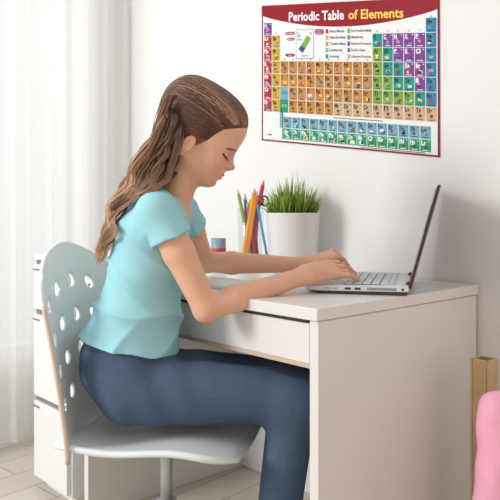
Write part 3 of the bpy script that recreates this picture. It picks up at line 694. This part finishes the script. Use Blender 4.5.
def arm(S_, E_, W_, Kc, T, side, spread, curl, up):
    pts = np.array([S_, E_, W_, Kc, T]); lo = pts.min(0)-.06; hi = pts.max(0)+.06
    sd = SDF(lo, hi, .0022)
    S_, E_, W_ = map(np.array, (S_, E_, W_)); mid = S_+(E_-S_)*.45
    sd.cap(S_, mid, .036, .0355, .01); sd.cap(mid, E_, .0355, .0285, .01)
    fm_ = E_+(W_-E_)*.28; sd.cap(E_, fm_, .0270, .0300, .014); sd.cap(fm_, W_, .0298, .0200, .012); sd.cap(W_, W_+(Kc-W_)*.45, .0195, .0165, .02)
    el = E_+(E_-S_)/np.linalg.norm(E_-S_)*.006-(W_-E_)/np.linalg.norm(W_-E_)*.004; sd.cap(el, el, .0225, .0225, .012)
    nl = hand(sd, W_+(Kc-W_)*.05, Kc, T, up, side, spread, curl=curl)
    v, f = sd.mesh(); v = relax(v, f, 1, .5); c = np.tile(SK, (len(v), 1))
    n_ = (v[:, 2]-E_[2])
    c = mixc(c, (.74, .38, .28), .45*(1-sstep(.01, .045, np.linalg.norm(v-el, axis=1))))
    for p_, rr in nl:
        c = mixc(c, (.84, .55, .46), .7*(1-sstep(rr*.7, rr*1.0, np.linalg.norm(v-p_, axis=1))))
    skin_parts.append((v, f, c))
sh_n = P(157, 208, 1.485); el_n = P(206, 308.5, 1.49); wr_n = P(306, 275, 1.59)
kn_n = P(334, 268.5, 1.635); tp_n = P(357.5, 276.5, 1.662)
sh_f = P(181, 208, 1.72); el_f = P(204, 262, 1.83); wr_f = P(304, 265, 1.82); kn_f = P(331, 255, 1.83); tp_f = P(348.5, 266.5, 1.86)
def nrm(a): a = np.array(a, float); return a/np.linalg.norm(a)
fwn = nrm(kn_n-wr_n); sd_n = nrm(np.cross(fwn, [0, 0, 1.])); sd_n = nrm(sd_n-.60*UZ); up_n = nrm(np.cross(sd_n, fwn)); up_n = up_n if up_n[2] > 0 else -up_n
arm(sh_n, el_n, wr_n, kn_n, tp_n, sd_n, 1.15, .009, up_n)
fwf = nrm(kn_f-wr_f); sd_f = -nrm(np.cross(fwf, [0, 0, 1.])); sd_f = nrm(sd_f+.25*UZ); up_f = nrm(np.cross(sd_f, fwf)); up_f = up_f if up_f[2] > 0 else -up_f
arm(sh_f, el_f, wr_f, kn_f, tp_f, sd_f, 1.1, .018, up_f)
# trunk under the clothes, with collarbones at the neckline
tr_ = SDF((-.45, 1.38, .45), (-.06, 1.82, 1.06), .006)
nbw = P(172, 206, GD)
tr_.cap(nbw, H2W([[-.09, 0, .02]])[0], .038, .038, .01)
tr_.cap((sh_n[0], sh_n[1]+.005, sh_n[2]-.005), (nbw[0]-.012, GD, nbw[2]-.028), .032, .044, .03); tr_.cap((sh_f[0], sh_f[1]-.005, sh_f[2]-.005), (nbw[0]-.012, GD, nbw[2]-.028), .032, .044, .03)
tr_.ell((-.235, GD, .83), (.065, .10, .11), .03); tr_.ell((-.26, GD, .70), (.065, .09, .10), .04); tr_.ell((-.30, GD, .57), (.07, .11, .07), .04)
v, f = tr_.mesh(); v = relax(v, f, 2); skin_parts.append((v, f, np.tile(SK, (len(v), 1))))
V = []; F = []; Cc = []; k0 = 0
for v, f, c in skin_parts: V.append(v); F.append(f+k0); Cc.append(c); k0 += len(v)
skin = attrmat('skin', .48, sub=.18, spec=.35)
girl = npobj('girl', np.concatenate(V), np.concatenate(F), skin, None, np.concatenate(Cc))
tag(girl, 'person with long wavy brown hair in aqua t-shirt and jeans typing on laptop', 'person')

for side_ in (0, 1):
    mb = MB()
    for p3 in LASH[9*side_:9*side_+9]: mb.tube(p3, [.0010, .0009, .0003], 5)
    tag(mb.build('eyelashes', mat('eyelash_dark', (.03, .018, .012), .6), girl), kind='stuff')
# ---- shirt
sh = SDF((-.47, 1.36, .57), (-.06, 1.85, 1.06), .003)
def Pz(px, py): q = P(px, py, GD); return q[0], q[2]
def se(px, py, hw_px, hy_, hz, k=.05, ang=0.):
    x, z = Pz(px, py); sh.ell((x, GD, z), (hw_px*PXM, hy_, hz), k, ang=ang)
se(150, 233, 35, .118, .085, .04, -.5)
se(167, 223, 21, .098, .045, .035)
se(149, 266, 35.5, .112, .085, .05, -.3)
se(141, 301, 38.5, .113, .075, .05, -.2)
se(131, 334, 45, .118, .075, .05)
x, z = Pz(128, 352); sh.ell((x, GD, z), (49*PXM, .128, .05), .04)
# shoulders and yoke
for s_, sp in ((-1, sh_n), (1, sh_f)):
    sh.cap(sp+np.array([-.004, 0, -.004]), (nbw[0]-.024, GD+.044*s_, nbw[2]+.004), .040, .042, .045)
# sleeves: open tubes, added to the body of the shirt
for sp, ep, ln in ((sh_n, el_n, .30), (sh_f, el_f, .34)):
    d = nrm(ep-sp); q = sp+(ep-sp)*ln; e = sp+(ep-sp)*ln*1.3
    sv = SDF((-.47, 1.36, .57), (-.06, 1.85, 1.06), .003); sv.cap(sp+d*.010, e, .0405, .0515, .01)
    X, Y, Z = sv.all(); rel = (X-q[0])*d[0]+(Y-q[1])*d[1]+(Z-q[2])*d[2]
    rad = np.sqrt(np.maximum((X-q[0])**2+(Y-q[1])**2+(Z-q[2])**2-rel**2, 0))
    sv.d = sv.d+(.0008*np.sin(140*(Y+.6*Z)+60*X)*np.clip((rel+.05)/.03, 0, 1)).astype(np.float32)
    sv.d = np.maximum(sv.d, rel); sv.d = np.where(rel > -.018, np.maximum(sv.d, .0395-rad), sv.d)
    hh_ = np.maximum(.022-np.abs(sh.d-sv.d), 0)/.022*np.clip((-rel-.012)/.02, 0, 1); sh.d = (np.minimum(sh.d, sv.d)-hh_*hh_*.022*.25).astype(np.float32)
X, Y, Z = sh.all()
def fold(ax, ay, az, amp, fr, ph): return amp*np.sin(fr*(ax*X+ay*Y+az*Z)+ph)
zc = np.clip((.86-Z)/.2, 0, 1); xb = np.clip((X+.40)/.2, 0, 1)
fld = fold(.55, .25, 1., .0050, 95, .6+3*0)*np.exp(-((Z-.70)/.055)**2)
warp = .35*np.sin(18*X+9*Y)
fld = -.010*(1-np.abs(np.sin(33*(Z+.35*X+.15*Y)+2.2*warp)))**1.6*np.exp(-((Z-.705)/.075)**2)
fld += -.007*(1-np.abs(np.sin(30*(Z*.8+.9*X)+5*Y+1.5*warp)))**2.2*np.exp(-((Z-.77)/.05)**2)
fld += -.007*(1-np.abs(np.sin(48*(X*.8-.6*Z)+3*warp+9*Y)))**1.6*np.exp(-((Z-.64)/.06)**2)
fld += -.006*(1-np.abs(np.sin(36*(X+.9*Z)+6*Y+2*warp)))**2*np.exp(-((Z-.84)/.08)**2)
sh.d += fld.astype(np.float32)
# hem plane at the bottom
hx0, hz0 = Pz(79, 333); hx1, hz1 = Pz(178, 352)
sl_ = (hz1-hz0)/(hx1-hx0); hemd = (hz0+sl_*(X-hx0)-Z)/math.hypot(1, sl_)+.0015*np.sin(60*X+50*Y)
sh.d = np.maximum(sh.d, hemd)
# neckline
na = P(163, 196.5, GD); nbb = P(190, 206, GD)
hn = H2W([[-.09, 0, .02]])[0]
sh.cap(nbw+np.array([.012, 0, .030]), hn, .0455, .049, .003, 's')
nc = P(173, 194.5, GD); rr_ = np.sqrt((X-nc[0])**2+((Y-nc[1])*.85)**2+(Z-nc[2])**2)
sh.d = np.maximum(sh.d, -np.maximum(-((X-nc[0])*.59+(Z-nc[2])*.81), rr_-.064)).astype(np.float32)
v, f = sh.mesh(); v = relax(v, f, 2, .5)
TS = mat('aqua_cotton', (.36, .69, .76), .8, spec=.2, bump=.25, bscale=500)
npobj('t_shirt', v, f, TS, girl)

# ---- jeans
jn = SDF((-.47, 1.38, .0), (.24, 1.82, .72), .005)
hx, hz = Pz(124, 372)
jn.ell((hx+.005, GD, hz+.012), (.108, .128, .085), .03); 
x, z = Pz(128, 348); jn.ell((x+.002, GD, z), (.108, .118, .05), .03)
kn = []
for s_ in (-1, 1):
    hj = np.array([hx+.03, GD+.062*s_, .535]); kj = np.array([.115, GD+.055*s_-.01, .522]); aj = np.array([.05, GD+.05*s_-.01, .10])
    jn.cap(hj, kj, .080, .058, .03); jn.ell(kj+np.array([-.012, 0, -.006]), (.066, .058, .058), .03); jn.cap(kj+np.array([-.012, 0, -.01]), aj, .053, .044, .05); kn.append((kj, aj))
X, Y, Z = jn.all(); jn.d += (.0028*np.sin(70*X+30*Z+12*Y)*np.exp(-((X+.2)/.09)**2)).astype(np.float32)
wz0 = hz0+.012; jn.d = np.maximum(jn.d, Z-(wz0+sl_*(X-hx0)+.006)); jn.d = np.maximum(jn.d, .085-Z)
v, f = jn.mesh(); v = relax(v, f, 2, .5)
DEN = mat('blue_denim', (.085, .13, .21), .85, spec=.2, noise=.18, nscale=260, bump=.4, bscale=700)
jo = npobj('jeans', v, f, DEN, girl)
# waistband and back pocket seams of lighter stitching
for s_, (kj, aj) in zip((-1, 1), kn):
    ft = SDF((-.02, aj[1]-.06, -.004), (.25, aj[1]+.06, .15), .004)
    ft.cap((.045, aj[1], .055), (.045, aj[1], .11), .036, .036, .01); ft.cap((.05, aj[1], .038), (.18, aj[1], .032), .036, .030, .02)
    X, Y, Z = ft.all(); ft.d = np.maximum(ft.d, .002-Z); v, f = ft.mesh(); npobj('shoe', relax(v, f, 1), f, mat('white_canvas', (.8, .8, .78), .7), girl)

# ---- hair
hc = SDF(mc(-235, -105, -60), mc(30, 105, 232), .0024)
hc.ell(mc(-105, 0, 123), mc(104, 77, 90), .01); hc.ell(mc(-158, 0, 146), mc(54, 52, 58), .03); hc.ell(mc(-150, 0, 95), mc(50, 60, 60), .02)
hc.ell(mc(-62, 0, 146), mc(58, 64, 52), .02)
capd = hc.d.copy()
X, Y, Z = hc.all()
hl_u = np.array([-60, 40, 62, 83, 104, 126, 144, 159, 175, 260])*mm; hl_f = np.array([-122, -120, -70, -64, -57, -45, -22, -4, 15, 60])*mm
def FL(u): return np.interp(u, hl_u, hl_f)
hc.d = np.maximum(hc.d, (X-FL(Z)).astype(np.float32))
earm = ((X+.104)/.021)**2+((Z-.052)/.026)**2-1
hc.d = np.maximum(hc.d, np.where(np.abs(Y) > .045, (-earm*.012).astype(np.float32), -1))
v, f = hc.mesh(); v = relax(v, f, 2)
capv, capf = H2W(v), f
def sample(vol, p):
    q = (np.asarray(p)-vol.lo)/vol.h; i = np.clip(q.astype(int), 0, vol.n-2); t = np.clip(q-i, 0, 1)
    b_ = capd[i[0]:i[0]+2, i[1]:i[1]+2, i[2]:i[2]+2]; b_ = b_[0]*(1-t[0])+b_[1]*t[0]; b_ = b_[0]*(1-t[1])+b_[1]*t[1]; return b_[0]*(1-t[2])+b_[1]*t[2]
CO = np.array([-.105, 0, .122])
def surf(d):                                          # distance from the head centre to the cap along d
    lo_, hi_ = .03, .17
    for _ in range(14):
        m_ = .5*(lo_+hi_)
        if sample(hc, CO+d*m_) < 0: lo_ = m_
        else: hi_ = m_
    return .5*(lo_+hi_)
strV, strF, strC = [capv], [capf], []
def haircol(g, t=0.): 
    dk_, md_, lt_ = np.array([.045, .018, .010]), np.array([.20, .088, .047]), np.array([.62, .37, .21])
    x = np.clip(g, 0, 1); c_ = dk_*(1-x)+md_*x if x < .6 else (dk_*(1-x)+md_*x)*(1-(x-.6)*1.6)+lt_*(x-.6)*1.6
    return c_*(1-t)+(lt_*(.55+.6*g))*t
strC.append(np.tile(haircol(.35), (len(capv), 1)))
hk = [len(capv)]
def strand(pts, rad, g, t0=0., t1=0., flat=.55):
    pts = np.asarray(pts); n = len(pts); tg = np.gradient(pts, axis=0); tg /= np.linalg.norm(tg, axis=1)[:, None]+1e-12
    ref = np.array([.1, -1, .2]); a = np.cross(tg, ref); a /= np.linalg.norm(a, axis=1)[:, None]+1e-12; b = np.cross(tg, a)
    r_ = rad*np.interp(np.linspace(0, 1, n), [0, .1, .75, 1], [.6, 1, .9, .12]); K_ = 5
    vs = np.concatenate([pts[:, None]+(a*math.cos(q))[:, None]*r_[:, None, None]+(b*math.sin(q))[:, None]*r_[:, None, None]*flat for q in [2*math.pi*k/K_ for k in range(K_)]], 1).reshape(-1, 3)
    fs = np.array([(i*K_+k, i*K_+(k+1) % K_, (i+1)*K_+(k+1) % K_, (i+1)*K_+k) for i in range(n-1) for k in range(K_)])
    strV.append(vs); strF.append(fs+hk[0]); hk[0] += len(vs)
    tt = np.repeat(np.linspace(t0, t1, n), K_); strC.append(np.array([haircol(g, q) for q in tt]))
r = random.Random(21)
PIN = np.array([-.212, 0, .150])
# swept back from the hairline to the pinned twist, following the skull
for k in range(2000):
    sd_ = -1 if r.random() < .72 else 1
    t = r.random()**.8; u_ = .066+t*(.170-.066)
    st = np.array([FL(u_)-.0015, 0, u_])
    # across: near the top the hairline runs to the middle of the forehead
    if u_ > .15: yv = r.uniform(0, 1)*.062
    else: yv = .062
    d0 = np.array([st[0]-CO[0], sd_*max(yv, .002), st[2]-CO[2]])
    if u_ <= .15:
        # find lateral offset so the ray really meets the surface at this f,u
        for yv in np.linspace(.03, .078, 25):
            if sample(hc, np.array([st[0], sd_*yv, st[2]])) > 0: break
        d0 = np.array([st[0]-CO[0], sd_*yv, st[2]-CO[2]])
    if r.random() < .35:    # start further back to fill the crown
        q = r.uniform(.1, .6); d0 = nrm(d0)*(1-q)+nrm(np.array([-.4, sd_*r.uniform(0, .6), .9]))*q
    d0 = nrm(d0); e_ = PIN+np.array([r.uniform(-.006, .004), r.uniform(-.022, .022), r.uniform(-.035, .03)*(1 if u_ > .12 else 1)-(.03 if u_ < .11 else 0)])
    d1 = nrm(e_-CO); bow = r.uniform(-.03, .05)+(-.10 if u_ < .11 else .02); ph = r.uniform(0, 6.28); am = r.uniform(.0, .02)
    n_ = 20; pts = []
    lift = r.uniform(.0004, .0026)
    om = math.acos(np.clip(d0 @ d1, -1, 1))
    for j in range(n_):
        t = j/(n_-1); d = (math.sin((1-t)*om)*d0+math.sin(t*om)*d1)/math.sin(om)
        d = nrm(d+np.array([0, 0, (bow+am*math.sin(7*t+ph))*math.sin(math.pi*t)])); pts.append(CO+d*(surf(d)-.0012*(1-min(1, t*8))+lift*min(1, t*6)))
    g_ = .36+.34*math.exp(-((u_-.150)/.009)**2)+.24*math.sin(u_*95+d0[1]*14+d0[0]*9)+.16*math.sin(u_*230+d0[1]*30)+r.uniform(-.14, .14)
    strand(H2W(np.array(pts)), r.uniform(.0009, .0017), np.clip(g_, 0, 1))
# the pinned twist
for k in range(90):
    a0 = r.uniform(0, 6.28); R_ = r.uniform(.006, .022); pts = []
    for j in range(14):
        t = j/13; a = a0+t*3.5; pts.append(PIN+np.array([.008+.008*math.cos(a*.7)-R_*.15, R_*math.cos(a)*.9, R_*math.sin(a)*.8-.02*t-.002]))
    strand(H2W(np.array(pts)), r.uniform(.0014, .0024), r.uniform(.3, 1.), 0, .15)
# long fall, built lock by lock
gpy = np.array([88, 107, 118, 135, 148, 160, 169, 180, 188, 206, 218, 237, 263.])
gl_ = np.array([171, 164, 160, 154, 145, 136, 131, 127, 123, 111, 108, 105, 95.])
gr_ = np.array([176, 179, 183, 183, 180, 179, 177, 171, 158, 130, 121, 114, 104.])
def backx(z):                                        # shirt's back line, px
    return np.interp(z, [200, 215, 240, 265], [130, 119, 111, 106])
locks = 52
for l in range(locks):
    u0 = (l+.5)/locks*.96+r.uniform(-.03, .03); u0 = min(max(u0, .02), .98); dep = r.uniform(-1, 1); ph = r.uniform(0, 6.28); amp = r.uniform(2.6, 4.8); per = r.uniform(32, 46)
    y0 = r.uniform(90, 118)+u0*26; y1 = r.uniform(205, 266) if r.random() < .62 else r.uniform(180, 215)
    if u0 > .62: y1 = min(y1, r.uniform(182, 205))
    g0 = np.clip(.80-.9*u0, .15, .8)+r.uniform(-.3, .3); nstr = r.randint(30, 42)  # locks darken away from the left: shaded depth put into the strand colour
    for s_ in range(nstr):
        ju, jd = r.gauss(0, 1), r.gauss(0, 1); ye = y1+r.uniform(-9, 4); n_ = 30; pts = []
        for j in range(n_):
            t = j/(n_-1); y = y0+(ye-y0)*t
            L_, R_2 = np.interp(y, gpy, gl_), np.interp(y, gpy, gr_)
            sp_ = 2.1*(1-.30*t); x = L_+(R_2-L_)*np.clip(u0, 0, 1)+ju*sp_*.8
            wv = amp*(.25+.9*t)*math.sin(2*math.pi*(y)/per+ph)
            x += wv*(1-.3*(u0 > .75))
            dw = .062*(1-.35*t)
            # nearer the camera side where it must lie in front of the shoulder
            D = GD+(dep*dw-.018)*(1)-.030*np.clip((u0-.45)*1.6, 0, 1)*np.clip((y-150)/30, 0, 1)+jd*.0035+.006*math.cos(2*math.pi*y/per+ph+1)
            w_ = np.clip((y-166)/26, 0, 1); w_ = w_*w_*(3-2*w_)*np.clip((x-backx(max(y, 200))+6)/9, 0, 1)
            D = D*(1-w_)+w_*min(D, GD-.088-.02*np.clip((x-backx(y))/20, 0, 1)+.026*dep)
            pts.append(P(x, y, D))
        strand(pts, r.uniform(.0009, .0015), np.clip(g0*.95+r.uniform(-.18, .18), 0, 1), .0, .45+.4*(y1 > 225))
# fine flyaways
for k in range(60):
    u0 = r.random(); x0 = 150+30*u0; y0 = r.uniform(120, 170); ph = r.uniform(0, 6.28); n_ = 18; pts = []
    for j in range(n_):
        t = j/(n_-1); y = y0+45*t; pts.append(P(np.interp(y, gpy, gl_)+(x0-150)*.8+3.5*math.sin(t*6+ph)-2, y, GD-.05-.02*math.sin(t*5+ph)))
    strand(pts, .0005, .9, .3, .5)
hm = attrmat('brown_hair', .38, spec=.45)
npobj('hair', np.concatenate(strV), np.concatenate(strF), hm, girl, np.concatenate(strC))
